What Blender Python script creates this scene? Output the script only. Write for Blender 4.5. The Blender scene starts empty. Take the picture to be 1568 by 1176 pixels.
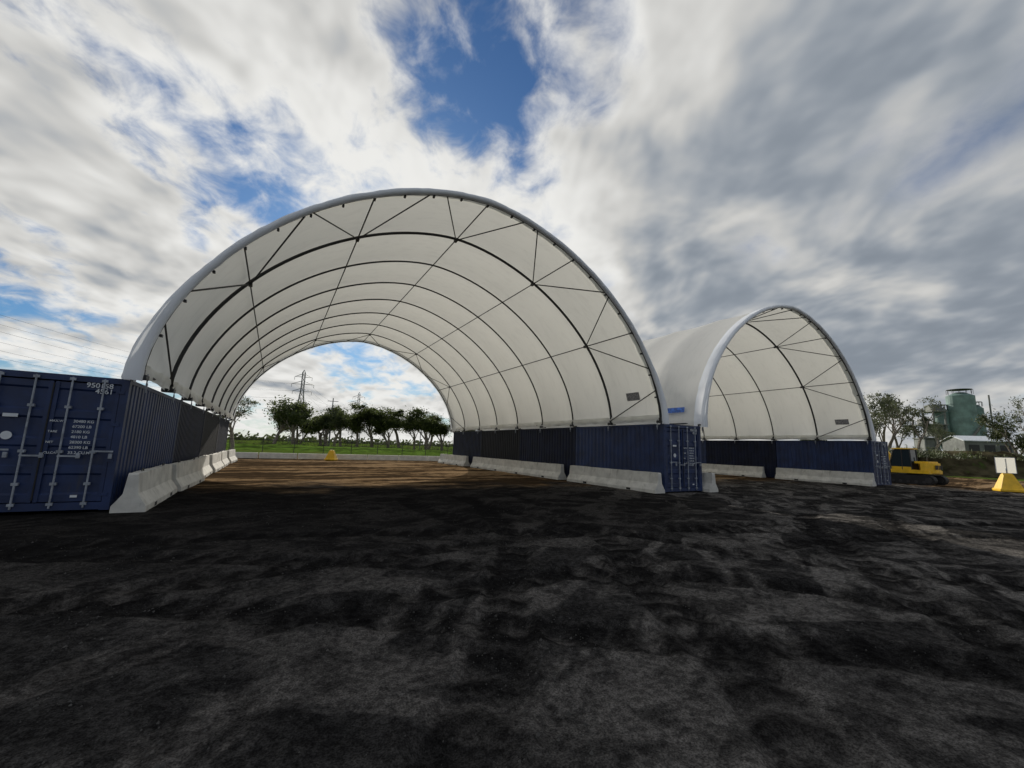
import bpy, math, random, numpy as np, bmesh
from mathutils import Vector, Matrix, noise as mnoise
random.seed(7)
# ------------------------------------------------------------------ site dimensions (metres) and photographer position
CH=2.896
CAM=(3.0015,-12.5368,1.6463);YAW,PITCH,ROLL,FPX=0.5088,0.1505,0.0345,639.4
W,W2,L,A,R,NE=17.5387,17.2055,24.4316,8.6264,7.2187,1.7584
ZB=CH+.11
def cam_axes(yaw,p,r):
    f=np.array([math.sin(yaw)*math.cos(p),math.cos(yaw)*math.cos(p),math.sin(p)])
    r0=np.array([math.cos(yaw),-math.sin(yaw),0.]); u0=np.cross(r0,f)
    return f, r0*math.cos(r)+u0*math.sin(r), -r0*math.sin(r)+u0*math.cos(r)
# ------------------------------------------------------------------ helpers
sc=bpy.context.scene
def link(o,parent=None):
    sc.collection.objects.link(o)
    if parent: o.parent=parent
    return o
def empty(name,loc=(0,0,0),rz=0):
    o=bpy.data.objects.new(name,None);o.location=loc;o.rotation_euler[2]=rz;o.empty_display_size=.3
    return link(o)
class MB:
    def __init__(s): s.v=[];s.f=[];s.m=[]
    def add(s,vs,fs,m=0):
        b=len(s.v);s.v+= [tuple(v) for v in vs];s.f+=[tuple(i+b for i in f) for f in fs];s.m+=[m]*len(fs)
    def box(s,c,d,m=0):
        x,y,z=[k/2 for k in d];c=Vector(c);vs=[Vector((sx*x,sy*y,sz*z))+c for sz in(-1,1) for sy in(-1,1) for sx in(-1,1)]
        s.add(vs,[(0,2,3,1),(4,5,7,6),(0,1,5,4),(2,6,7,3),(0,4,6,2),(1,3,7,5)],m)
    def tube(s,pts,r,m=0,seg=8,caps=True):
        pts=[Vector(p) for p in pts];n=len(pts);rs=r if isinstance(r,(list,tuple)) else [r]*n
        vs=[];up=None
        for i,p in enumerate(pts):
            t=(pts[min(i+1,n-1)]-pts[max(i-1,0)]).normalized()
            if up is None: up=t.orthogonal().normalized()
            up=(up-t*up.dot(t));up=up.normalized() if up.length>1e-5 else t.orthogonal().normalized()
            w=t.cross(up)
            for k in range(seg):
                a=2*math.pi*k/seg;vs.append(p+(up*math.cos(a)+w*math.sin(a))*rs[i])
        fs=[(i*seg+k,i*seg+(k+1)%seg,(i+1)*seg+(k+1)%seg,(i+1)*seg+k) for i in range(n-1) for k in range(seg)]
        if caps: fs+=[tuple(range(seg))[::-1],tuple((n-1)*seg+k for k in range(seg))]
        s.add(vs,fs,m)
    def prism(s,prof,axis,a,b,m=0):
        def mk(p,t):
            return {'x':(t,p[0],p[1]),'y':(p[0],t,p[1]),'z':(p[0],p[1],t)}[axis]
        n=len(prof);vs=[mk(p,a) for p in prof]+[mk(p,b) for p in prof]
        fs=[(i,(i+1)%n,n+(i+1)%n,n+i) for i in range(n)]+[tuple(range(n))[::-1],tuple(range(n,2*n))]
        s.add(vs,fs,m)
    def mesh(s,name,mats,smooth=False,fix=False):
        me=bpy.data.meshes.new(name);me.from_pydata(s.v,[],s.f)
        for m in mats: me.materials.append(m)
        me.polygons.foreach_set('material_index',s.m)
        if smooth: me.polygons.foreach_set('use_smooth',[True]*len(s.f))
        me.update()
        if fix:
            bm=bmesh.new();bm.from_mesh(me);bmesh.ops.recalc_face_normals(bm,faces=bm.faces);bm.to_mesh(me);bm.free()
        return me
    def obj(s,name,mats,parent=None,smooth=False,bevel=0,fix=True):
        o=link(bpy.data.objects.new(name,s.mesh(name,mats,smooth,fix)),parent)
        if bevel:
            b=o.modifiers.new('b','BEVEL');b.width=bevel;b.segments=2;b.limit_method='ANGLE'
        return o
class NT:
    def __init__(s,tree): s.t=tree;s.n=tree.nodes;s.l=tree.links
    def node(s,ty,**k):
        n=s.n.new(ty)
        for a,b in k.items(): setattr(n,a,b)
        return n
    def set(s,inp,v):
        if isinstance(v,bpy.types.NodeSocket): s.l.new(v,inp)
        else:
            if inp.type=='RGBA' and len(v)==3: v=(*v,1)
            inp.default_value=v
    def m(s,op,a,b=0.,c=0.,clamp=False):
        n=s.node('ShaderNodeMath',operation=op,use_clamp=clamp)
        for i,x in enumerate((a,b,c)): s.set(n.inputs[i],x)
        return n.outputs[0]
    def vm(s,op,a,b=(0,0,0)):
        n=s.node('ShaderNodeVectorMath',operation=op);s.set(n.inputs[0],a);s.set(n.inputs[1],b)
        return n.outputs['Value'] if op=='DOT_PRODUCT' else n.outputs[0]
    def scale(s,a,f):
        n=s.node('ShaderNodeVectorMath',operation='SCALE');s.set(n.inputs[0],a);s.set(n.inputs['Scale'],f);return n.outputs[0]
    def mix(s,f,a,b,bt='MIX'):
        n=s.node('ShaderNodeMix',data_type='RGBA',blend_type=bt);s.set(n.inputs[0],f);s.set(n.inputs[6],a);s.set(n.inputs[7],b);return n.outputs[2]
    def ss(s,x,a,b,lo=0.,hi=1.):
        n=s.node('ShaderNodeMapRange',interpolation_type='SMOOTHSTEP')
        for i,v in enumerate((x,a,b,lo,hi)): s.set(n.inputs[i],v)
        return n.outputs[0]
    def noise(s,vec,scale,detail=3,rough=.55,dist=0.):
        n=s.node('ShaderNodeTexNoise');s.set(n.inputs['Vector'],vec);n.inputs['Scale'].default_value=scale;n.inputs['Detail'].default_value=detail;n.inputs['Roughness'].default_value=rough;n.inputs['Distortion'].default_value=dist
        return n.outputs[0]
    def comb(s,x,y,z=0.):
        n=s.node('ShaderNodeCombineXYZ')
        for i,v in enumerate((x,y,z)): s.set(n.inputs[i],v)
        return n.outputs[0]
def newmat(name):
    m=bpy.data.materials.new(name);m.use_nodes=True;t=NT(m.node_tree);b=m.node_tree.nodes['Principled BSDF'];return m,t,b
def M(name,col,rough=.6,metal=0.,var=.25,nscale=3.,bump=0.,grime=None,gs=(.56,.75),spec=.5):
    m,t,b=newmat(name)
    co=t.node('ShaderNodeTexCoord').outputs['Object']
    n=t.noise(co,nscale,4,.6)
    c2=tuple(max(0,k*(1-var)) for k in col);c3=tuple(min(1,k*(1+var)) for k in col)
    c=t.mix(t.ss(n,.3,.7),c2,c3)
    if grime:
        g=t.noise(t.vm('MULTIPLY',co,(1,1,.25)),nscale*1.7,5,.7)
        c=t.mix(t.ss(g,*gs),c,grime)
    t.set(b.inputs['Base Color'],c);b.inputs['Roughness'].default_value=rough;b.inputs['Metallic'].default_value=metal;b.inputs['Specular IOR Level'].default_value=spec
    if bump:
        bn=t.node('ShaderNodeBump');bn.inputs['Strength'].default_value=bump;bn.inputs['Distance'].default_value=.02
        t.set(bn.inputs['Height'],t.noise(co,nscale*12,3,.6));t.l.new(bn.outputs[0],b.inputs['Normal'])
    return m
navy=M('navy_container_paint',(.009,.025,.090),.5,0,.3,1.5,.05,grime=(.03,.035,.06))
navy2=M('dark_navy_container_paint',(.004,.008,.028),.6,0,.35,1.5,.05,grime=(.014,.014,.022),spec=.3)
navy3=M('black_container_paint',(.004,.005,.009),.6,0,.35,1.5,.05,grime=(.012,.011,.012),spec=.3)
galv=M('galvanised_steel',(.28,.31,.36),.5,.2,.3,6)
black=M('black_rubber',(.012,.012,.013),.7)
white=M('white_marking',(.62,.66,.70),.6,0,.1)
steel=M('dark_steel_tube',(.035,.036,.038),.55,.4,.2)
concrete=M('concrete',(.60,.59,.55),.9,0,.14,2.5,.3,grime=(.30,.285,.26),gs=(.54,.78))
yellow=M('yellow_paint',(.82,.50,.02),.45,0,.12,3,grime=(.45,.28,.05),gs=(.62,.8))
def fabric_mat(name,col,tr,dirt=.55):
    m,t,b=newmat(name);out=[n for n in t.n if n.type=='OUTPUT_MATERIAL'][0]
    co=t.node('ShaderNodeTexCoord').outputs['Object']
    s=t.noise(t.vm('MULTIPLY',co,(1,2.2,.5)),1.6,4,.68);c=t.mix(t.ss(s,.45,.78,0,dirt),col,tuple(k*.84 for k in col))
    t.set(b.inputs['Base Color'],c);b.inputs['Roughness'].default_value=.5
    tn=t.node('ShaderNodeBsdfTranslucent');t.set(tn.inputs[0],t.mix(1.,c,(1.,.99,.94),'MULTIPLY'))
    mx=t.node('ShaderNodeMixShader');mx.inputs[0].default_value=tr
    t.l.new(b.outputs[0],mx.inputs[1]);t.l.new(tn.outputs[0],mx.inputs[2]);t.l.new(mx.outputs[0],out.inputs[0]);return m
fabric=fabric_mat('white_pvc_fabric',(.825,.83,.805),.41,.5)
fabedge=fabric_mat('white_pvc_edge_fabric',(.86,.90,.96),.2)
corflute=fabric_mat('white_corflute_board',(.82,.82,.78),.6,.2)
# ------------------------------------------------------------------ containers
CL,CW=6.06,2.438;KZ=CH/2.591
def container_meshes(paint,tag):
    b=MB();hw=CW/2
    for sx in(-1,1):
        for y in(.0,CL-.14): b.box((sx*(hw-.07),y+.07,CH/2),(.14,.14,CH-.01))
        b.box((sx*(hw-.05),CL/2,.09),(.10,CL-.28,.16));b.box((sx*(hw-.035),CL/2,CH-.06),(.07,CL-.28,.09))
        y=.14;pts=[];per=.276
        while y<CL-.14:
            for dy,dx in((0,.012),(.07,.012),(.105,.05),(.175,.05),(.21,.012)):
                if y+dy<CL-.14: pts.append((y+dy,dx))
            y+=per
        pts.append((CL-.14,.012))
        vs=[];
        for yy,dx in pts: vs+=[(sx*(hw-dx),yy,.17),(sx*(hw-dx),yy,CH-.105)]
        b.add(vs,[(2*i,2*i+2,2*i+3,2*i+1) for i in range(len(pts)-1)])
    b.box((0,CL/2,CH-.045),(CW-.16,CL-.06,.05));b.box((0,CL/2,.14),(CW-.2,CL-.06,.06))
    x=-hw+.14;pts=[]
    while x<hw-.14:
        for d,e in((0,.02),(.07,.02),(.105,.06),(.175,.06),(.21,.02)):
            if x+d<hw-.14: pts.append((x+d,e))
        x+=.276
    pts.append((hw-.14,.02));vs=[]
    for xx,e in pts: vs+=[(xx,CL-e,.1),(xx,CL-e,CH-.1)]
    b.add(vs,[(2*i,2*i+2,2*i+3,2*i+1) for i in range(len(pts)-1)])
    b.box((0,.06,CH-.08),(CW-.28,.12,.13));b.box((0,.06,.09),(CW-.28,.12,.15));b.box((0,CL-.05,CH-.08),(CW-.28,.09,.12));b.box((0,CL-.05,.09),(CW-.28,.09,.15))
    for sx in(-1,1):
        for y in(.089,CL-.089):
            for z in(.06,CH-.06): b.box((sx*(hw-.079),y-(.003 if y<1 else -.003),z),(.166,.18,.124),0)
    shell=b.mesh('container_shell_'+tag,[paint])
    d=MB()
    zs=[(.17,0),(.30,0),(.335,.03),(.66,.03),(.695,0),(.82,0),(.855,.03),(1.18,.03),(1.215,0),(1.34,0),(1.375,.03),(1.72,.03),(1.755,0),(1.88,0),(1.915,.03),(2.28,.03),(2.315,0),(2.435,0)]
    for s in(-1,1):
        x0,x1=(s*.012,s*(hw-.15));xa,xb=min(x0,x1)+.07,max(x0,x1)-.07
        vs=[]
        for z,o in zs: vs+=[(xa,.03+o,z*KZ),(xb,.03+o,z*KZ)]
        d.add(vs,[(2*i,2*i+1,2*i+3,2*i+2) for i in range(len(zs)-1)])
        for xx in(xa-.035,xb+.035): d.box((xx,.035,1.302*KZ),(.07,.05,2.27*KZ))
    door=d.mesh('container_doors_'+tag,[paint])
    h=MB()
    for s in(-1,1):
        for xx in(.28,.80):
            x=s*xx;h.tube([(x,-.02,.06),(x,-.02,CH-.06)],.018,0,8)
            for z in(.13,.5,1.1,1.95,2.5): h.box((x,0.0,z*KZ),(.10,.07,.055),0)
            h.box((x+.16,-.035,(1.02 if xx<.5 else 1.12)*KZ),(.36,.014,.035),0)
            h.box((x+.30,-.02,1.03*KZ),(.06,.05,.11),0)
        for z in(.3,.95,1.65,2.3): h.box((s*(hw-.13),-.006,z*KZ),(.13,.02,.07),1)
    h.box((0,.0,1.3*KZ),(.022,.02,2.2*KZ),2)
    return shell,door,h.mesh('container_lock_gear_'+tag,[galv,paint,black])
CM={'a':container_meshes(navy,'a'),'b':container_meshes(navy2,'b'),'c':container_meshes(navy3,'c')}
def text(body,loc,size,parent,mat=white,rot=(math.pi/2,0,0),name='marking'):
    c=bpy.data.curves.new(name,'FONT');c.body=body;c.size=size;c.extrude=.002;c.offset=size*.012
    o=link(bpy.data.objects.new(name,c),parent);o.location=loc;o.rotation_euler=rot;c.materials.append(mat);return o
def container(x,y,kind='a',labels=False):
    e=empty('shipping_container',(x,y,0))
    for n,me in zip(('shell','doors','lock_gear'),CM[kind]): link(bpy.data.objects.new(n,me),e)
    if labels:
        text('950158',(.50,.0,2.36*KZ),.15,e);text('4561',(.66,.0,2.25*KZ),.15,e)
        for i,(a,bb) in enumerate((('MAX.WT','30480 KG'),('','67200 LB'),('TARE','2180 KG'),('','4810 LB'),('NET','28300 KG'),('','62390 LB'),('CU.CAP','33.2 CU.M'))):
            if a: text(a,(.035,.002,(1.66-.1*i)*KZ),.062,e)
            text(bb,(.40,.002,(1.66-.1*i)*KZ),.080,e)
        b=MB();b.box((-.55,-.001,1.75*KZ),(.22,.006,.07));b.box((.62,-.001,.30),(.11,.006,.05))
        seg=20;b.add([(-.55+.085*math.cos(2*math.pi*i/seg),-.003,1.38*KZ+.085*math.sin(2*math.pi*i/seg)) for i in range(seg)],[tuple(range(seg))[::-1]])
        b.obj('stickers',[white],e)
    return e
X2=W+CW+W2;NB=4
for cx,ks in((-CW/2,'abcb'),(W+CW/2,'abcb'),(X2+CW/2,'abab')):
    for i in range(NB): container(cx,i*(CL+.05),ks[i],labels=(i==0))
# ------------------------------------------------------------------ barriers
def barrier_mesh(Ln,name):
    prof=[(-.30,.0),(-.30,.10),(-.13,.36),(-.09,.80),(.09,.80),(.13,.36),(.30,.10),(.30,.0)]
    b=MB();n=len(prof);ys=[0,.03]+[Ln*i/16 for i in range(1,16)]+[Ln-.03,Ln]
    vs=[]
    for j,y in enumerate(ys):
        k=.96 if j in(0,len(ys)-1) else 1
        for p in prof: vs.append((p[0]*k+random.uniform(-.005,.005),y,p[1]*(k if p[1]>.5 else 1)+(random.uniform(-.008,.008) if p[1]>.05 else -.03)))
    fs=[(j*n+i,j*n+i+1,(j+1)*n+i+1,(j+1)*n+i) for j in range(len(ys)-1) for i in range(n-1)]
    fs+=[tuple(range(n))[::-1],tuple((len(ys)-1)*n+i for i in range(n))]
    b.add(vs,fs)
    for y in(Ln*.25,Ln*.75): b.box((.0,y,.03),(.612,.25,.09),1)
    for y in(Ln*.2,Ln*.8): b.tube([(0,y-.09,.78),(0,y-.09,.86),(0,y+.09,.86),(0,y+.09,.78)],.012,2,6)
    return b.mesh(name,[concrete,black,steel],fix=True)
BM=barrier_mesh(6.0,'barrier_6m');BM4=barrier_mesh(3.95,'barrier_4m')
def barrier(x,y,rz=0,me=None):
    o=link(bpy.data.objects.new('concrete_barrier',me or BM));o.location=(x,y,0);o.rotation_euler[2]=rz;return o
for y,rz,me in((-.35,.02,BM4),(3.75,-.03,BM4),(8.0,.02,BM4),(12.3,0,BM4),(16.6,.02,BM4),(20.9,-.02,BM4)): barrier(.40,y,rz,me)
for y,rz in((-.1,.0),(6.7,.015),(12.8,-.01),(20.0,.02)): barrier(W-.40,y,rz)
for y,rz in((-.1,.0),(6.9,.01),(13.1,-.01),(19.3,.0)): barrier(X2-.40,y,rz)
for y,rz in((-.3,.0),(5.9,.01),(12.1,0)): barrier(W+CW+.40,y,rz)
# ------------------------------------------------------------------ shelters
def se(c,Aa,Rr,th,y,zb=ZB):
    C=math.cos(th);S=math.sin(th)
    return (c+Aa*math.copysign(abs(C)**(2/NE),C),y,zb+Rr*abs(S)**(2/NE))
def uni(c,Aa,Rr,n):
    T=np.linspace(0,math.pi,800);P=np.array([se(c,Aa,Rr,t,0) for t in T]);s=np.r_[0,np.cumsum(np.linalg.norm(np.diff(P,axis=0),axis=1))]
    return [float(v) for v in np.interp(np.linspace(0,s[-1],n+1),s,T)]
labelm=M('grey_label',(.3,.3,.31),.6,0,.4,12)
bluem=M('blue_banner_print',(.05,.15,.5),.6,0,.5,9)
def shelter(c,Aa,Rr,name,logo):
    e=empty(name)
    n=120;bays=8;sub=6;bl=L/bays;ths=uni(c,Aa,Rr,n)
    b=MB();ys=[-.10]+[bl*i/sub for i in range(bays*sub+1)][1:]+[L+.15]
    vs=[];rows=n+1+2
    for y in ys:
        fr=(y/bl)%1.;sag=.07*math.sin(math.pi*fr) if 0<y<L else 0
        hem=CH+.03+.10*math.sin(math.pi*fr) if 0<y<L else CH+.01
        vs.append((c+Aa+.07,y,hem))
        for i,th in enumerate(ths):
            foot=max(0,1-min(i,n-i)/14)
            w=(.018*mnoise.noise(Vector((i*.2,y*1.1,c)))+.05*foot*mnoise.noise(Vector((i*.05,y*3.1,c))))*(1 if 0<y<L else 0)
            vs.append(se(c,Aa+.07-sag+w,Rr+.07-sag+w,th,y))
        vs.append((c-Aa-.07,y,hem))
    m=rows;b.add(vs,[(j*m+i,j*m+i+1,(j+1)*m+i+1,(j+1)*m+i) for j in range(len(ys)-1) for i in range(m-1)])
    b.obj('fabric_cover',[fabric],e,smooth=True,fix=False)
    r=MB();t72=uni(c,Aa,Rr,72)
    for k in range(bays+1):
        y=k*bl;rad=.055 if k in(0,1) else .040
        r.tube([se(c,Aa-.02,Rr-.02,t,y) for t in t72],rad,0,8)
        for s in(-1,1):
            r.box((c+s*Aa,y,CH+.055),(.30,.26,.10));r.box((c+s*(Aa-.02),y,CH+.16),(.12,.12,.16))
    r.obj('arch_ribs',[steel],e)
    t6=uni(c,Aa,Rr,6)
    p=MB()
    for th in t6[1:6]: p.tube([se(c,Aa-.07,Rr-.07,th,y) for y in (0,bl,2*bl,4*bl,6*bl,L)],.024,0,6)
    for s in(-1,1): p.tube([(c+s*Aa,0,CH+.17),(c+s*Aa,L,CH+.17)],.03,0,6)
    p.obj('purlins',[steel],e)
    br=MB()
    for y0,y1 in((bl,.03),(L-bl,L-.03)):
        for i,th in enumerate(t6):
            o=se(c,Aa-.08,Rr-.08,max(.02,min(math.pi-.02,th)),y0)
            for d in(-.22,.22):
                t2=th+d
                if 0.03<t2<math.pi-.03: br.tube([o,se(c,Aa-.06,Rr-.06,t2,y1)],.024,0,6)
            if 0<i<6: br.box(o,(.11,.24,.11))
    t24=uni(c,Aa,Rr,24)
    for i in range(1,24): br.box(se(c,Aa-.1,Rr-.1,t24[i],.05),(.06,.10,.06))
    br.obj('end_bay_braces',[steel],e)
    th120=uni(c,Aa,Rr,120)
    for nm,y0,sg in(('front_edge_hood',0,1),('rear_edge_hood',L,-1)):
        h=MB();prof=[(.085,.38),(.105,.0),(.095,-.12),(.03,-.17),(-.04,-.16),(-.085,-.11),(-.09,-.04)]
        vs=[];N=120;pp=len(prof)
        for i in range(-3,N+4):
            ii=min(max(i,0),N);th=th120[ii]
            dz=-.05*(abs(i) if i<0 else i-N if i>N else 0)
            seam=-.010 if i%8==0 else 0
            for q,(dr,dy) in enumerate(prof):
                jit=.020*mnoise.noise(Vector((i*.55,q*.8,c)))+seam
                slack=.16*max(0,1-min(ii,N-ii)/14)*(1 if dy<0 else .3)
                x,y,z=se(c,Aa+dr+jit+slack*(1 if dr>0 else 0),Rr+dr+jit,th,y0+sg*(dy-slack*.6))
                vs.append((x,y,z+dz))
        tot=N+7
        h.add(vs,[(i*pp+q,i*pp+q+1,(i+1)*pp+q+1,(i+1)*pp+q) for i in range(tot-1) for q in range(pp-1)])
        h.obj(nm,[fabedge],e,smooth=True,fix=False)
    v=MB()
    for s in(-1,1):
        vs=[];N=240
        for i in range(N+1):
            y=.05+(L-.1)*i/N;fr=(y/bl)%1
            for k in range(4):
                z=CH+.01+.12*k+(.06*math.sin(math.pi*fr) if k==0 else 0)
                x=c+s*(Aa-.06+.09*mnoise.noise(Vector((y*2.2,k*.6,s*3.1+c))))
                vs.append((x,y,z))
        v.add(vs,[(i*4+k,(i+1)*4+k,(i+1)*4+k+1,i*4+k+1) for i in range(N) for k in range(3)])
    v.obj('hem_valance',[fabric],e,smooth=True,fix=False)
    a=MB()
    for s in(-1,1):
        for k in range(bays+1):
            y=min(k*bl,L-.1)+.1;a.tube([(c+s*(Aa-.12),y,CH+.15),(c+s*(Aa-.13),y,CH-.28)],.014,0,5);a.box((c+s*(Aa-.13),y,CH-.12),(.03,.06,.12),0)
    a.obj('ratchet_straps',[galv],e)
    g=MB();P=[]
    for th in(.17,.225):
        for y in(1.0,1.8):
            x,_,z=se(c,Aa+.02,Rr+.02,th,0);P.append((x-.05,y,z))
    g.add(P,[(0,1,3,2)]);g.obj('maker_label',[labelm],e,fix=False)
    if logo:
        g=MB();P=[]
        for th in(math.pi-.11,math.pi-.15):
            for y in(.9,2.6):
                x,_,z=se(c,Aa+.15,Rr+.15,th,0);P.append((x,y,z))
        g.add(P,[(0,1,3,2)]);g.obj('blue_banner',[bluem],e,fix=False)
    return e
shelter(W/2,A,R,'fabric_arch_shelter',False)
shelter(W+CW+W2/2,A+(W2-W)/2,R,'fabric_arch_shelter',True)
# ------------------------------------------------------------------ ground
def axis(lo,hi,segs):
    a=[];f0=segs[0][0]
    for s0,s1,st in segs: a+=list(np.arange(s0,s1-1e-6,st))
    s=segs[0][2];x=f0;left=[]
    while x>lo: s*=1.35;x-=s;left.append(x)
    s=segs[-1][2];x=a[-1];right=[]
    while x<hi: s*=1.35;x+=s;right.append(x)
    return left[::-1]+a+right
gx=axis(-2500,2500,[(-8,-4,.2),(-4,17,.065),(17,44,.18)]);gy=axis(-1500,3000,[(-14,-12.2,.2),(-12.2,-3,.065),(-3,30,.2)])
# wheel / crawler tracks: circle centre and radius (pairs, 1.9 m apart)
ARCS=[(-9.,-30.,25.5),(-9.,-30.,27.4),(22.,-1.,15.4),(22.,-1.,13.5),(30.,-32.,27.5),(30.,-32.,29.4),(-14.,4.,23.),(-14.,4.,24.9),(8.,-34.,26.5),(8.,-34.,28.4),(-2,-40,36.5)]
def track(x,y):
    tv=0;h=0
    for i,(cx,cy,rr) in enumerate(ARCS):
        dx,dy=x-cx,y-cy;d0=math.hypot(dx,dy)-rr
        if abs(d0)>1: continue
        d=abs(d0+.25*mnoise.noise(Vector((x*.3,y*.3,i//2))))
        if d<.30:
            k=min(1,(.30-d)/.07);a=math.atan2(dy,dx)*rr;brk=max(0,min(1,2.*mnoise.noise(Vector((x*.35,y*.35,i+9)))+1.05))
            c=math.sin(a*15+(9 if i%2 else 6)*d)
            tv=max(tv,k*brk*(.62+.38*c));h-=k*brk*(.030-.018*c)
        elif d<.46: h+=.022*(1-abs(d-.38)/.08)
    return tv,h
TR=[]
def gh(x,y,rec=False):
    h=0;tv=0
    if -16<x<50 and -18<y<36:
        h+=.035*mnoise.noise(Vector((x*.35,y*.35,0)))+.026*mnoise.noise(Vector((x*1.3+y*.6,y*.5,3)))+.020*mnoise.noise(Vector((x*2.6,y*2.6,5)))+.010*mnoise.noise(Vector((x*6,y*6,1)))-.04
        if y<1: tv,th=track(x,y);h+=th
    if rec: TR.append(tv)
    return h
vs=[(x,y,gh(x,y,True)) for y in gy for x in gx];nx=len(gx)
g=MB();g.add(vs,[(j*nx+i,j*nx+i+1,(j+1)*nx+i+1,(j+1)*nx+i) for j in range(len(gy)-1) for i in range(nx-1)])
gm,t,b=newmat('yard_ground')
co=t.node('ShaderNodeTexCoord').outputs['Object'];sp=t.node('ShaderNodeSeparateXYZ');t.l.new(co,sp.inputs[0]);gxs,gys=sp.outputs[0],sp.outputs[1]
atr=t.node('ShaderNodeAttribute',attribute_name='track').outputs['Fac']
def rot(a,sx,sy):
    ca,sa=math.cos(a),math.sin(a)
    u=t.m('MULTIPLY',t.m('ADD',t.m('MULTIPLY',gxs,ca),t.m('MULTIPLY',gys,sa)),sx);v=t.m('MULTIPLY',t.m('ADD',t.m('MULTIPLY',gxs,-sa),t.m('MULTIPLY',gys,ca)),sy)
    return t.comb(u,v)
big=t.noise(co,.28,3,.6,.4);mid=t.noise(co,2.2,4,.62,.4);fine=t.noise(co,17,3,.65);grain=t.noise(co,75,2,.7)
st1=t.noise(rot(math.radians(38),.35,1.15),.8,4,.58,.6);st2=t.noise(rot(math.radians(-35),.35,1.3),.9,4,.58,.6)
pat=t.m('MAXIMUM',t.ss(st1,.49,.56),t.m('MULTIPLY',t.ss(st2,.51,.59),.8))
pat=t.m('MULTIPLY',pat,t.ss(mid,.38,.54,.3,1.));pat=t.m('MULTIPLY',pat,t.ss(big,.38,.56,.4,1.))
dark=t.mix(t.ss(mid,.36,.64),(.017,.0165,.0163),(.034,.0325,.0315))
dark=t.mix(pat,dark,t.mix(t.ss(t.m('ADD',gxs,t.m('MULTIPLY',gys,-.5)),6.,18.),(.072,.067,.063),(.115,.108,.101)))
dark=t.mix(t.m('MULTIPLY',atr,.9),dark,(.0075,.0073,.0073))
dark=t.mix(1.,dark,t.mix(t.ss(fine,.34,.66),(.65,.65,.65),(1.45,1.44,1.42)),'MULTIPLY')
dark=t.mix(1.,dark,t.mix(t.ss(grain,.3,.7),(.55,.55,.55),(1.6,1.6,1.6)),'MULTIPLY')
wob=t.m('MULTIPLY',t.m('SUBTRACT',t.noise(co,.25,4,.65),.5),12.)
entry_dark=t.m('MULTIPLY',t.ss(t.m('ADD',gys,t.m('MULTIPLY',wob,.4)),-7.5,-3.),t.ss(gxs,19.,13.));dark=t.mix(t.m('MULTIPLY',entry_dark,.7),dark,(.009,.0088,.0088))  # ground colour darker from just ahead of the shelter front, fading towards the right
rows=t.noise(rot(math.radians(8),.12,.9),.8,5,.66,.5)
dirt=t.mix(t.ss(mid,.34,.64),(.060,.038,.021),(.16,.105,.058));dirt=t.mix(t.m('MULTIPLY',t.ss(rows,.50,.40),t.ss(fine,.42,.6,.4,1.)),dirt,(.27,.19,.115));dirt=t.mix(t.ss(rows,.475,.53,0,.85),dirt,(.034,.024,.016))
z1=t.ss(t.m('ADD',gys,wob),3.0,6.5)
z2=t.ss(t.m('ADD',gxs,wob),41.,45.);zone=t.m('MAXIMUM',z1,z2)
c=t.mix(zone,dark,dirt)
grass=t.mix(t.ss(mid,.35,.65),(.035,.070,.010),(.09,.14,.022));grass=t.mix(t.ss(big,.5,.62,0,.6),grass,(.12,.12,.04))
c=t.mix(t.ss(t.m('ADD',gys,t.m('MULTIPLY',wob,.25)),38.5,40.5),c,grass)
c=t.mix(t.ss(t.m('ADD',gxs,wob),68.,74.),c,grass)
t.set(b.inputs['Base Color'],c);b.inputs['Roughness'].default_value=1.;b.inputs['Specular IOR Level'].default_value=.0
bn=t.node('ShaderNodeBump');bn.inputs['Strength'].default_value=.8;bn.inputs['Distance'].default_value=.04
t.set(bn.inputs['Height'],t.m('ADD',t.m('MULTIPLY',mid,.6),t.m('MULTIPLY',fine,.6)));t.l.new(bn.outputs[0],b.inputs['Normal'])
go=g.obj('ground',[gm],smooth=True,fix=False)
at_=go.data.attributes.new('track','FLOAT','POINT');at_.data.foreach_set('value',TR)
pb=MB();peb=M('gravel_stone',(.06,.058,.055),.9,0,.6,5,spec=.1)
fdir=Vector((math.sin(YAW),math.cos(YAW),0));rdir=Vector((math.cos(YAW),-math.sin(YAW),0))
for i in range(14000):
    d=1.2+12*random.random()**1.4;a=random.uniform(-1.05,1.05)
    p=Vector((CAM[0],CAM[1],0))+fdir*d*math.cos(a)+rdir*d*math.sin(a)
    if p.y>-.3 and (p.x<0 or p.x>W-.7): continue
    if mnoise.noise(Vector((p.x*.5,p.y*.5,7)))<random.uniform(-.3,.3): continue
    s=random.uniform(.003,.008)*(1+1.8*random.random()**8);z=gh(p.x,p.y)+.002
    ro=random.uniform(0,6.28);vs=[]
    for k in range(5):
        aa=ro+k*1.257;q=s*random.uniform(.6,1.3);vs.append((p.x+q*math.cos(aa),p.y+q*math.sin(aa),z-.004))
    vs.append((p.x+s*.2,p.y,z+s*.8));pb.add(vs,[(k,(k+1)%5,5) for k in range(5)])
pb.obj('gravel',[peb],fix=False)
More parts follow.
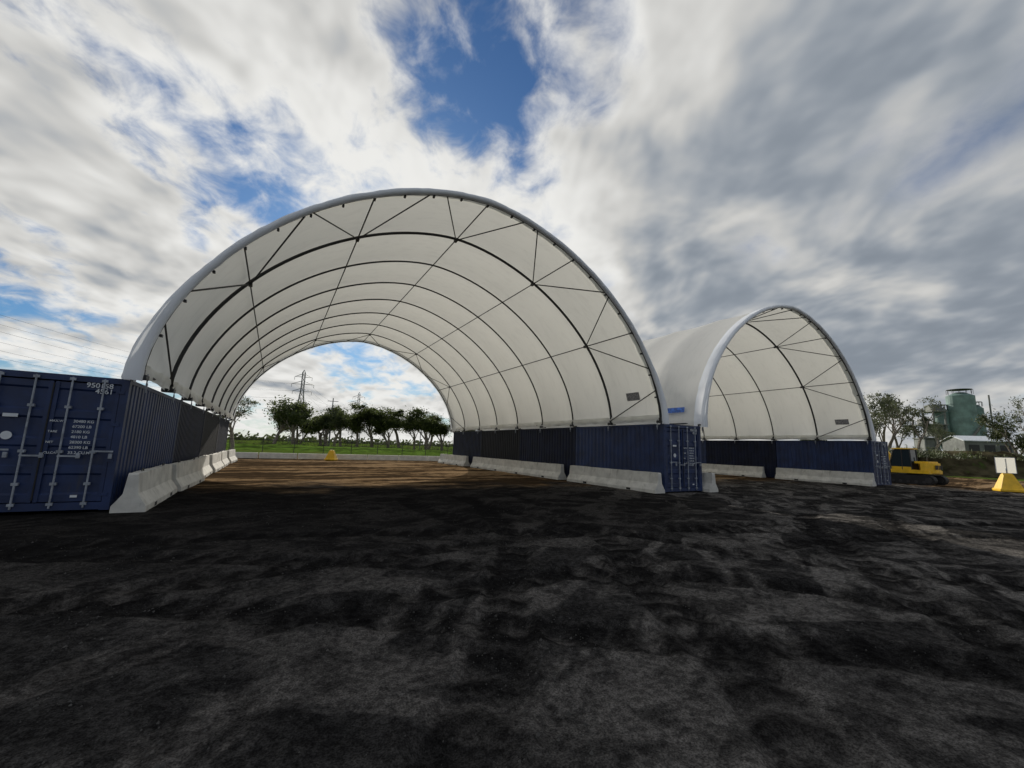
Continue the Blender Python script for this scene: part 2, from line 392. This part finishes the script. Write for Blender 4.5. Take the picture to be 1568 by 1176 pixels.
# ------------------------------------------------------------------ trees
bark=M('gum_bark',(.20,.17,.14),.9,0,.4,4)
def leafmat(name,c1,c2):
    m,t,b=newmat(name);out=[n for n in t.n if n.type=='OUTPUT_MATERIAL'][0]
    co=t.node('ShaderNodeTexCoord').outputs['Object']
    c=t.mix(t.ss(t.noise(co,.9,2,.7),.35,.65),c1,c2)
    t.set(b.inputs['Base Color'],c);b.inputs['Roughness'].default_value=.6
    tn=t.node('ShaderNodeBsdfTranslucent');t.set(tn.inputs[0],c);mx=t.node('ShaderNodeMixShader');mx.inputs[0].default_value=.45
    t.l.new(b.outputs[0],mx.inputs[1]);t.l.new(tn.outputs[0],mx.inputs[2]);t.l.new(mx.outputs[0],out.inputs[0]);return m
leafA=leafmat('gum_leaves',(.024,.038,.011),(.11,.135,.04));leafB=leafmat('grey_green_leaves',(.05,.065,.035),(.15,.165,.09))
def tree_mesh(name,H,spread,seed,dens=1.,leaf=.26,lm=None,clear=.35,cs=9,nl=50):
    rnd=random.Random(seed);b=MB();tips=[]
    def grow(p,d,ln,r,lev):
        n=4;pts=[p];rs=[r]
        for i in range(n):
            d=(d+Vector((rnd.uniform(-.22,.22),rnd.uniform(-.22,.22),rnd.uniform(-.02,.14)))).normalized();p=p+d*ln/n;pts.append(p);rs.append(r*(1-.42*(i+1)/n))
            if lev>=2 and i>=2: tips.append(p)
        b.tube(pts,rs,0,6,False)
        if lev<3:
            k=rnd.choice((3,4)) if lev==0 else rnd.choice((2,3))
            for j in range(k):
                a=2*math.pi*(j+rnd.random()*.7)/k;o=rnd.uniform(.45,1.0)*spread
                nd=(d+Vector((math.cos(a)*o,math.sin(a)*o,rnd.uniform(-.15,.25)))).normalized()
                grow(p-d*rnd.uniform(0,.45)*ln,nd,ln*rnd.uniform(.5,.9)*(1. if lev else .8),rs[-1]*.75,lev+1)
        else: tips.append(p)
    grow(Vector((0,0,-.1)),Vector((rnd.uniform(-.18,.18),rnd.uniform(-.18,.18),1)),H*clear,H*.022,0)
    zt=max(p.z for p in tips);k=H/zt*.95
    b.v=[(x*k,y*k,z*k) for x,y,z in b.v];tips=[p*k for p in tips]
    for p in tips:
        if rnd.random()>dens: continue
        cr=rnd.uniform(.4,1.05)*H/cs;fl=rnd.uniform(.5,.95)
        for i in range(int(nl*rnd.uniform(.6,1.3))):
            v=Vector((rnd.gauss(0,.55),rnd.gauss(0,.55),rnd.gauss(0,.5)*fl))*cr+p
            n1=Vector((rnd.gauss(0,1),rnd.gauss(0,1),rnd.gauss(0,1))).normalized();n2=n1.orthogonal().normalized()
            s=leaf*rnd.uniform(.5,1.2)
            b.add([v-n1*s,v+n2*s*.35,v+n1*s,v-n2*s*.35],[(0,1,2,3)],1)
    return b.mesh(name,[bark,lm or leafA])
TM=[tree_mesh('gum_%d'%i,8,(1.1,.75,.95,.65,.85,1.0)[i],20+i,(1.,.85,.9,1.,.8,1.)[i],.24,clear=(.33,.27,.30,.24,.34,.28)[i],cs=6.3,nl=60) for i in range(6)]
TS=[tree_mesh('tall_gum_%d'%i,12,.6,40+i,.5,.22,lm=leafB,clear=.42,cs=11,nl=34) for i in range(3)]
def at(lat,dep):
    p=Vector((CAM[0],CAM[1],0))+rdir*lat*1.03+fdir*dep*1.115;return p.x,p.y
def tree(me,x,y,h,base,name='gum_tree',wd=(.95,1.3)):
    o=link(bpy.data.objects.new(name,me));o.location=(x,y,0);s=h/base;o.scale=(s*random.uniform(*wd),s*random.uniform(*wd),s);o.rotation_euler[2]=random.uniform(0,6.28);return o
for i,(lat,dep,h) in enumerate(((-48.5,80,9.6),(-46,84,8.4),(-43.5,79,9.6),(-40.5,84,7.6),(-38,81,8.9),(-35.5,82,8.1),(-32.5,83,8.6),(-29.5,84,9.4),(-26.5,86,7.9),(-23.5,83,9.2),(-20.5,84,8.0),(-17.5,82,8.9),(-14.5,84,7.8),(-11.5,82,8.2),(-8,84,8.),(-56,92,8.2),(-52,96,7.4),(-44,98,9),(-31,100,9.2),(-21,100,9.),(-12,99,9.))):
    x,y=at(lat,dep);tree(TM[(i*5+i//4)%6],x,y,h*1.03,8)
x,y=at(-30.5,43);tree(TS[0],x,y,6.8,12)
for px,dep,h,me in((55.5,60,9.8,TS[1]),(58.8,61,13.2,TS[2]),(62.3,64,13.6,TS[0]),(60.6,58,11.8,TS[1]),(65.5,66,12.,TS[1]),(67.,50,10.9,TS[1]),(69.5,53,9.,TM[1]),(52,66,7,TM[3]),(80,74,10,TS[2])):
    x,y=at(px,dep);tree(me,x,y,h,12 if me in TS else 8,wd=(.75,1.0))
sb=MB();rnd=random.Random(5)
def shrub(x,y,z,r):
    for i in range(int(90*r)):
        v=Vector((x+rnd.gauss(0,.5)*r,y+rnd.gauss(0,.5)*r,z+abs(rnd.gauss(0,.45))*r));n1=Vector((rnd.gauss(0,1),rnd.gauss(0,1),rnd.gauss(0,1))).normalized();n2=n1.orthogonal().normalized();s=.2*rnd.uniform(.5,1.2)
        sb.add([v-n1*s,v+n2*s*.4,v+n1*s,v-n2*s*.4],[(0,1,2,3)])
for i in range(110):
    x,y=at(rnd.uniform(-66,-2),rnd.uniform(66,92));shrub(x,y,0,rnd.uniform(.5,1.5))
for i in range(130):
    x,y=at(rnd.uniform(40,70),rnd.uniform(45,56));shrub(x,y,2.2,rnd.uniform(.4,1.3))
sb.obj('shrubs',[leafA],fix=False)
dl=MB()
for i in range(240):
    a=math.radians(-75+150*i/240);D=420+60*math.sin(i);x=CAM[0]+D*math.sin(YAW+a);y=CAM[1]+D*math.cos(YAW+a)
    for k in range(26):
        v=Vector((x+rnd.uniform(-5,5),y+rnd.uniform(-5,5),abs(rnd.gauss(0,2.4))));n1=Vector((rnd.gauss(0,1),rnd.gauss(0,1),rnd.gauss(0,1))).normalized();n2=n1.orthogonal();s=1.6
        dl.add([v-n1*s,v+n2*s*.6,v+n1*s,v-n2*s*.6],[(0,1,2,3)])
dl.obj('distant_trees',[leafA],fix=False)
def bank(name,pts,width,h,mat):
    b=MB();vs=[];n=9
    for i,(x,y) in enumerate(pts):
        a=pts[max(i-1,0)];c=pts[min(i+1,len(pts)-1)];d=Vector((c[0]-a[0],c[1]-a[1],0)).normalized();nr=Vector((-d.y,d.x,0))
        for k in range(n):
            s=-1+2*k/(n-1);zz=h*(math.cos(s*math.pi)*.5+.5)*(1+.35*mnoise.noise(Vector((x*.15,y*.15,k*.3))))*min(1,i/3,(len(pts)-1-i)/3)
            zz+=.25*mnoise.noise(Vector((x*.6,y*.6,k)))*(1-abs(s))
            vs.append((x+nr.x*s*width,y+nr.y*s*width,zz-.05))
    b.add(vs,[(i*n+k,i*n+k+1,(i+1)*n+k+1,(i+1)*n+k) for i in range(len(pts)-1) for k in range(n-1)]);return b.obj(name,[mat],smooth=True,fix=False)
soil=M('embankment_soil_grass',(.055,.048,.028),.95,0,.6,.6,.4,grime=(.05,.08,.02),spec=0)
grassm=M('grass',(.075,.13,.02),1.,0,.5,.8,.4,grime=(.12,.12,.04),spec=0)
bank('embankment',[at(34+44*i/24,53-6*i/24+1.5*math.sin(i*.8)) for i in range(25)],5,3.0,soil)
bank('grass_bank',[at(-75+80*i/40,58+2*math.sin(i)+10*i/40) for i in range(41)],7,.8,grassm)
# ------------------------------------------------------------------ low kerb wall and fence at rear
kb=MB();x=-7.
KY=L+5.2
while x<30:
    kb.prism([(KY,-.02),(KY+.05,.46),(KY+.3,.46),(KY+.35,-.02)],'x',x,x+2.92);x+=3.0
kb.obj('concrete_kerb_blocks',[M('pale_concrete',(.68,.67,.63),.9,0,.12,2.,.2)],bevel=.02)
fe=empty('chainlink_fence');f=MB();dkf=M('fence_steel',(.035,.035,.035),.6,.2)
fx0,fx1,fy=-34.,64.,40.
x=fx0
while x<=fx1: f.tube([(x,fy,0),(x,fy,1.6)],.035,0,6);x+=3
for z in(.1,.8,1.55): f.tube([(fx0,fy,z),(fx1,fy,z)],.018,0,5)
f.obj('posts_and_rails',[dkf],fe)
w=MB();x=fx0
while x<fx1:
    for sg in(0,1): w.tube([(x+(1.5 if sg else 0),fy,.1),(x+(0 if sg else 1.5),fy,1.55)],.006,0,3,False)
    x+=.2
w.obj('wire_mesh',[dkf],fe,fix=False)
# ------------------------------------------------------------------ signs
def portable_sign(x,y,s=1.,board=True,rz=0):
    e=empty('portable_sign',(x,y,0),rz);b=MB()
    lv=[(.0,.52,.42),(.12,.52,.42),(.16,.46,.36),(.55,.32,.25),(.9,.20,.16),(.98,.15,.12)]
    vs=[]
    for z,a,c in lv: vs+=[(-a,-c,z),(a,-c,z),(a,c,z),(-a,c,z)]
    fs=[(i*4+k,i*4+(k+1)%4,(i+1)*4+(k+1)%4,(i+1)*4+k) for i in range(len(lv)-1) for k in range(4)]+[(3,2,1,0),tuple(len(lv)*4-4+k for k in range(4))]
    b.add([(p*s,q*s,r*s) for p,q,r in vs],fs);b.obj('weighted_base',[yellow],e,bevel=.02)
    p=MB();p.tube([(0,0,.9*s),(0,0,(1.25 if board else 1.1)*s)],.03,0);
    if board: p.tube([(0,0.03,1.0*s),(0,0.03,1.8*s)],.02,0)
    p.obj('post',[galv],e)
    if board:
        q=MB();q.add([(-.4*s,0,.99*s),(.4*s,0,.99*s),(.4*s,0,1.85*s),(-.4*s,0,1.85*s)],[(0,1,2,3)]);q.obj('board',[corflute],e)
        q=MB()
        for zz in(.99,1.85): q.box((0,-.005,zz*s),(.82*s,.02,.025))
        for xx in(-.4,.4): q.box((xx*s,-.005,1.42*s),(.025,.02,.86*s))
        q.obj('board_frame',[galv],e)
    return e
x,y=at(30.0,23.6);portable_sign(x,y,1.12,True,-YAW-.45)
x,y=at(-15.1,33.3);portable_sign(x,y,.9,False,-YAW)
# ------------------------------------------------------------------ excavator (local x forward)
dkg=M('dark_grey_steel',(.03,.03,.032),.6)
glass,tg,bg=newmat('tinted_glass');bg.inputs['Base Color'].default_value=(.02,.03,.035,1);bg.inputs['Roughness'].default_value=.05
def excavator(x,y,rz):
    e=empty('excavator',(x,y,0),rz)
    t=MB()
    for s in(-1,1):
        prof=[];
        for k in range(9):
            a=math.pi/2+math.pi*k/8;prof.append((-1.15+.32*math.cos(a),.34+.32*math.sin(a)))
        for k in range(9):
            a=-math.pi/2+math.pi*k/8;prof.append((1.15+.32*math.cos(a),.34+.32*math.sin(a)))
        t.prism(prof,'y',s*.78-.22,s*.78+.22,0)
        for k in range(17):
            xx=-1.2+2.4*k/16
            for z in(.02,.665): t.box((xx,s*.78,z),(.05,.46,.035),0)
        for k in range(5): t.tube([(-.9+.45*k,s*1.005,.2),(-.9+.45*k,s*1.02,.2)],.1,1,12)
        for xx in(-1.15,1.15): t.tube([(xx,s*.5,.34),(xx,s*1.03,.34)],.2,1,14)
    t.box((0,0,.45),(1.6,1.1,.3),1)
    t.box((1.85,0,.35),(.08,2.0,.42),2);t.box((1.5,.45,.35),(.7,.1,.1),2);t.box((1.5,-.45,.35),(.7,.1,.1),2)
    t.obj('undercarriage',[black,dkg,yellow],e)
    h=MB();h.tube([(0,0,.6),(0,0,.78)],.5,1,20)
    h.box((-.1,0,.9),(2.2,1.9,.24),0)
    pr=[]
    for k in range(11):
        a=math.pi/2+math.pi*k/10;pr.append((-.75+.65*math.cos(a),.95*math.sin(a)))
    h.prism(pr,'z',.85,1.55,0)
    h.box((-.35,-.48,1.3),(1.2,.9,.62),0);h.box((-.75,.1,1.58),(.8,1.3,.16),0);h.box((-.7,-.955,1.3),(.5,.02,.3),1);h.tube([(-.6,-.5,1.6),(-.6,-.5,1.95)],.04,1)
    h.box((.7,-.3,1.15),(.6,.5,.35),0)
    for k in range(5): h.box((-1.395,-.4+.2*k,1.25),(.03,.12,.3),1)
    h.obj('house_body',[yellow,dkg],e,bevel=.05)
    c=MB();c.prism([(-.25,1.02),(.95,1.02),(1.0,1.6),(.75,2.5),(-.2,2.5)],'y',.04,.90,0)
    c.obj('cab_glass',[glass],e,bevel=.03)
    c=MB()
    for yy in(.03,.91):
        for a,bb in(((-.25,1.0),(-.22,2.52)),((.95,1.0),(1.02,1.6)),((1.02,1.6),(.77,2.52)),((.3,1.0),(.28,2.5))): c.tube([(a[0],yy,a[1]),(bb[0],yy,bb[1])],.035,0,6)
        c.box((.35,yy,1.08),(1.25,.04,.3),1)
    c.box((.27,.47,2.55),(1.15,.98,.08),1);c.box((.35,.47,1.0),(1.3,.92,.1),1)
    c.obj('cab_frame',[dkg,yellow],e,bevel=.01)
    m=MB()
    m.prism([(.75,1.0),(1.05,.95),(1.9,2.1),(2.9,2.35),(2.95,2.55),(1.75,2.45),(.8,1.3)],'y',-.42,-.18,0)
    m.prism([(2.75,2.62),(3.05,2.7),(3.25,1.1),(3.1,.95),(2.95,1.1)],'y',-.39,-.21,0)
    m.tube([(1.1,-.3,1.05),(2.1,-.3,1.95)],.06,1);m.tube([(1.9,-.3,2.6),(2.85,-.3,2.72)],.05,1)
    m.prism([(3.0,1.0),(3.3,1.05),(3.5,.55),(3.25,.12),(2.8,.1),(2.75,.3),(3.1,.4)],'y',-.65,.05,1)
    for k in range(4): m.box((2.75,-.6+k*.2,.12),(.16,.06,.04),1)
    m.obj('boom_and_bucket',[yellow,dkg],e,bevel=.015)
    return e
x,y=at(29.2,28.2);excavator(x,y,math.radians(84))
# ------------------------------------------------------------------ pylons & cables
galv2=M('pylon_steel',(.16,.17,.18),.6,.3)
def pylon(x,y,H,rz):
    b=MB();w0,w1=H*.085,H*.018
    def wd(z): return w0+(w1-w0)*min(1,z/(H*.72)) if z<H*.72 else w1
    lv=[0,.16,.30,.42,.52,.61,.69,.76,.83,.90,.96]
    r=H*.0033
    for sx,sy in((-1,-1),(1,-1),(1,1),(-1,1)): b.tube([(sx*wd(z*H),sy*wd(z*H),z*H) for z in lv]+[(0,0,H)],r*1.3,0,4)
    for i in range(len(lv)-1):
        z0,z1=lv[i]*H,lv[i+1]*H;a,c=wd(z0),wd(z1);cs=[(-1,-1),(1,-1),(1,1),(-1,1)]
        for k in range(4):
            p,q=cs[k],cs[(k+1)%4]
            b.tube([(p[0]*a,p[1]*a,z0),(q[0]*c,q[1]*c,z1)],r*.7,0,3);b.tube([(q[0]*a,q[1]*a,z0),(p[0]*c,p[1]*c,z1)],r*.7,0,3);b.tube([(p[0]*c,p[1]*c,z1),(q[0]*c,q[1]*c,z1)],r*.7,0,3)
    for z,l in((.70,.12),(.80,.14),(.90,.11)):
        for s in(-1,1):
            tip=(s*H*l,0,z*H)
            for q in(-1,1):
                b.tube([(s*w1,q*w1,z*H),tip],r*.8,0,3);b.tube([(s*w1,q*w1,(z+.04)*H),tip],r*.8,0,3)
            b.tube([tip,(s*H*l,0,(z-.045)*H)],r*.9,0,4)
    o=b.obj('transmission_pylon',[galv2],fix=False);o.location=(x,y,0);o.rotation_euler[2]=rz
T1=at(-135,247);T2=at(-133,335);T0=at(-131,20)
pylon(*T1,48,.3-YAW);pylon(*T2,46,.3-YAW);pylon(*T0,45,-YAW)
cablem,tc,bc=newmat('black_cable');bc.inputs['Base Color'].default_value=(.01,.01,.011,1);bc.inputs['Roughness'].default_value=1;bc.inputs['Specular IOR Level'].default_value=0
cb=MB()
for Pa,Pb in((T0,T1),(T1,T2)):
    for z,l in((.655,.12),(.755,.14),(.855,.11)):
        for s in(-1,1):
            o=Vector((math.cos(-YAW),math.sin(-YAW),0))*s*45*l
            cb.tube([Vector((Pa[0]+(Pb[0]-Pa[0])*k/24,Pa[1]+(Pb[1]-Pa[1])*k/24,z*45-9*4*(k/24)*(1-k/24)))+o for k in range(25)],.03,0,4)
cb.obj('power_cables',[cablem],fix=True)
for lat,dep in((-38,82),(-30,130)):
    b=MB();b.tube([(0,0,0),(0,0,11)],[.16,.1],0,8);b.box((0,0,10.3),(2.2,.1,.12));o=b.obj('power_pole',[galv2]);x,y=at(lat,dep);o.location=(x,y,0)
# ------------------------------------------------------------------ silo plant
teal=M('teal_silo_paint',(.16,.25,.23),.6,0,.25,.4,grime=(.10,.15,.14));dkg2=M('weathered_grey_steel',(.16,.17,.16),.7,.2,.3,.5)
def plant(x,y,rz):
    e=empty('silo_plant',(x,y,0),rz);e.scale=(.95,.95,.96)
    s=MB()
    for cx,cy,r,h in((3,0,3.5,25),(-1.6,1.5,1.9,20),(7.6,1.5,1.7,21)):
        n=28;lv=[(5,r*.25),(8,r),(h-1.2,r),(h,r*.35)]
        s.tube([(cx,cy,z) for z,_ in lv],[q for _,q in lv],0,n)
        for z in(9,12,15,18,21):
            if z<h-1.3: s.tube([(cx,cy,z),(cx,cy,z+.25)],r+.08,0,n)
        for k in range(4):
            a=math.pi/4+k*math.pi/2;s.tube([(cx+r*.85*math.cos(a),cy+r*.85*math.sin(a),0),(cx+r*.85*math.cos(a),cy+r*.85*math.sin(a),9)],.25,1,6)
        s.tube([(cx,cy,h+.9),(cx,cy,h+1.0)],r*.9,1,16)
        for k in range(12):
            a=k*math.pi/6;s.tube([(cx+r*.9*math.cos(a),cy+r*.9*math.sin(a),h-.6),(cx+r*.9*math.cos(a),cy+r*.9*math.sin(a),h+.9)],.06,1,4)
    s.obj('silos',[teal,dkg],e)
    f=MB()
    for zx in(-9,-6,-3):
        for zy in(-3,3): f.tube([(zx,zy,0),(zx,zy,20 if zx>-9 else 16)],.3,0,6)
    for z in(5,9.5,14,18.5): f.box((-6 if z<15 else -4.5,0,z),(7 if z<15 else 4,7,.4),0)
    f.box((-7.2,0,7.2),(4,5.5,4),0);f.box((-4.8,0,12),(3.4,5,3.6),1);f.box((-4.5,0,19.8),(3,4,2),1);f.box((-8,-1,15.1),(2,3,1.6),1)
    for z in(5,9.5,14): f.tube([(-9,-3.2,z),(-3,-3.2,z+4)],.14,0,4)
    f.tube([(-2,-3.9,3),(7,-3.9,16)],.35,0,6);f.tube([(9.8,-1,0),(9.8,-1,24)],.22,0,6)
    f.obj('steel_tower',[dkg2,dkg2],e)
x,y=at(137.5,120);plant(x,y,-YAW-.35)
x,y=at(96,84);e=empty('white_shed_building',(x,y,0),-YAW-.25)
w=MB();w.prism([(-3.2,0),(-3.2,6.3),(0,7.3),(3.2,6.3),(3.2,0)],'x',0,8.4,0);w.obj('walls',[dkg2],e)
w=MB();w.prism([(-3.5,6.33),(0,7.45),(3.5,6.33),(3.5,6.5),(0,7.65),(-3.5,6.5)],'x',-.3,8.7,0);w.obj('roof',[white],e)
w=MB()
for k in range(3): w.box((1.6+k*2.7,-3.23,4.6),(1.8,.08,2.0),0)
w.obj('openings',[dkg],e)
# ------------------------------------------------------------------ world
SUNEL,SUNAZ=math.radians(26.5),math.radians(10.5)
SD=Vector((math.sin(SUNAZ)*math.cos(SUNEL),math.cos(SUNAZ)*math.cos(SUNEL),math.sin(SUNEL)))
w=bpy.data.worlds.new("World");sc.world=w;w.use_nodes=True;w.name='sky'
t=NT(w.node_tree);bgn=[n for n in t.n if n.type=='BACKGROUND'][0];wo=[n for n in t.n if n.type=='OUTPUT_WORLD'][0]
sky=t.node('ShaderNodeTexSky',sky_type='NISHITA',sun_disc=False,sun_elevation=SUNEL,sun_rotation=SUNAZ,air_density=1.2,dust_density=.3,ozone_density=4.)
t.set(bgn.inputs[0],t.mix(1.,sky.outputs[0],(.42,.62,.82),'MULTIPLY'));bgn.inputs[1].default_value=.085
D=t.node('ShaderNodeTexCoord').outputs['Generated'];D=t.vm('NORMALIZE',D)
sp=t.node('ShaderNodeSeparateXYZ');t.l.new(D,sp.inputs[0]);zz=t.m('MAXIMUM',sp.outputs[2],.0);den=t.m('ADD',zz,.28)
pa=math.radians(24)
al=t.m('DIVIDE',t.vm('DOT_PRODUCT',D,(math.sin(pa),math.cos(pa),0)),den);bb=t.m('DIVIDE',t.vm('DOT_PRODUCT',D,(math.cos(pa),-math.sin(pa),0)),den)
def cl(off,sc_,det,ro,sa=.9,sb_=1.1,dist=.2):
    return t.noise(t.comb(t.m('ADD',t.m('MULTIPLY',al,sa),off[0]),t.m('ADD',t.m('MULTIPLY',bb,sb_),off[1]),off[2]),sc_,det,ro,dist)
n1=cl((3.1,1.7,0),2.4,4,.52);n1b=cl((3.04,1.71,0),2.4,3,.5)
n2=cl((9,4,2),.95,2,.5,.7,1.3);n3=cl((1,8,5),9.,5,.58,1.,1.1,.35)
gc=t.m('ADD',bb,t.m('MULTIPLY_ADD',al,.15,-.035))
gapm=t.m('MULTIPLY',t.m('EXPONENT',t.m('MULTIPLY',t.m('POWER',t.m('ABSOLUTE',t.m('DIVIDE',gc,.16)),2.),-1.)),t.ss(al,.74,1.12,1.,0.))
right=t.ss(bb,.0,.6);left=t.ss(bb,-.15,-.5)
puff=t.ss(bb,.0,.45,.42,.07)
dn=t.m('ADD',t.m('ADD',t.m('MULTIPLY',n1,.62),t.m('MULTIPLY',n2,.38)),t.m('MULTIPLY',t.m('SUBTRACT',n3,.5),puff))
dn=t.m('SUBTRACT',t.m('ADD',dn,.06),t.m('MULTIPLY',gapm,.215));dn=t.m('ADD',dn,t.m('MULTIPLY',right,.07))
cover=t.ss(dn,.39,.58)
thick=t.ss(dn,.52,.72)
emb=t.m('MULTIPLY',t.m('SUBTRACT',n1b,n1),t.ss(bb,.0,.6,2.2,1.3))
sung=t.m('MAXIMUM',t.vm('DOT_PRODUCT',D,tuple(SD)),0.)
glow=t.m('ADD',t.m('MULTIPLY',t.m('POWER',sung,5.),.24),t.m('MULTIPLY',t.m('POWER',sung,50.),.35))
lum=t.m('ADD',t.m('ADD',.70,emb),t.m('MULTIPLY',thick,-.20));lum=t.m('ADD',lum,t.m('MULTIPLY',right,-.17));lum=t.m('ADD',lum,t.m('MULTIPLY',t.m('SUBTRACT',n3,.5),t.ss(bb,-.1,.5,.55,.12)))
lum=t.m('ADD',lum,t.m('MULTIPLY',t.m('SUBTRACT',n2,.5),-.7));lum=t.m('ADD',lum,t.ss(sp.outputs[2],.22,.02,0.,.22))
band=t.m('EXPONENT',t.m('MULTIPLY',t.m('POWER',t.m('ABSOLUTE',t.m('DIVIDE',t.m('SUBTRACT',bb,.28),.22)),2.),-1.));lum=t.m('ADD',lum,t.m('MULTIPLY',band,.15))
lum=t.m('SMOOTH_MAX',t.m('ADD',lum,glow),.34,.20)
lum=t.m('SMOOTH_MIN',lum,.98,.15)
ccol=t.scale(t.mix(t.ss(lum,.28,.72),(.78,.90,1.06),(1.,.995,.965)),lum)
bg2=t.node('ShaderNodeBackground');t.l.new(ccol,bg2.inputs[0]);bg2.inputs[1].default_value=.86
haze=t.ss(sp.outputs[2],.0,.12,.6,0.);cover=t.m('MAXIMUM',cover,haze)
mx=t.node('ShaderNodeMixShader');t.l.new(cover,mx.inputs[0]);t.l.new(bgn.outputs[0],mx.inputs[1]);t.l.new(bg2.outputs[0],mx.inputs[2]);t.l.new(mx.outputs[0],wo.inputs[0])
sl=bpy.data.lights.new('sun','SUN');sl.energy=4.2;sl.angle=math.radians(.6);sl.color=(1,.93,.82);so=link(bpy.data.objects.new('sun',sl));so.rotation_euler=SD.to_track_quat('Z','Y').to_euler()
# ------------------------------------------------------------------ camera
f,r,u=cam_axes(YAW,PITCH,ROLL)
cd=bpy.data.cameras.new('camera');cam=link(bpy.data.objects.new('camera',cd))
cam.matrix_world=Matrix(((r[0],u[0],-f[0],CAM[0]),(r[1],u[1],-f[1],CAM[1]),(r[2],u[2],-f[2],CAM[2]),(0,0,0,1)))
cd.sensor_width=36;cd.lens=FPX/1568*36;cd.clip_end=6000;cd.clip_start=.05
sc.camera=cam
sc.view_settings.view_transform='Standard';sc.view_settings.look='None';sc.view_settings.exposure=0
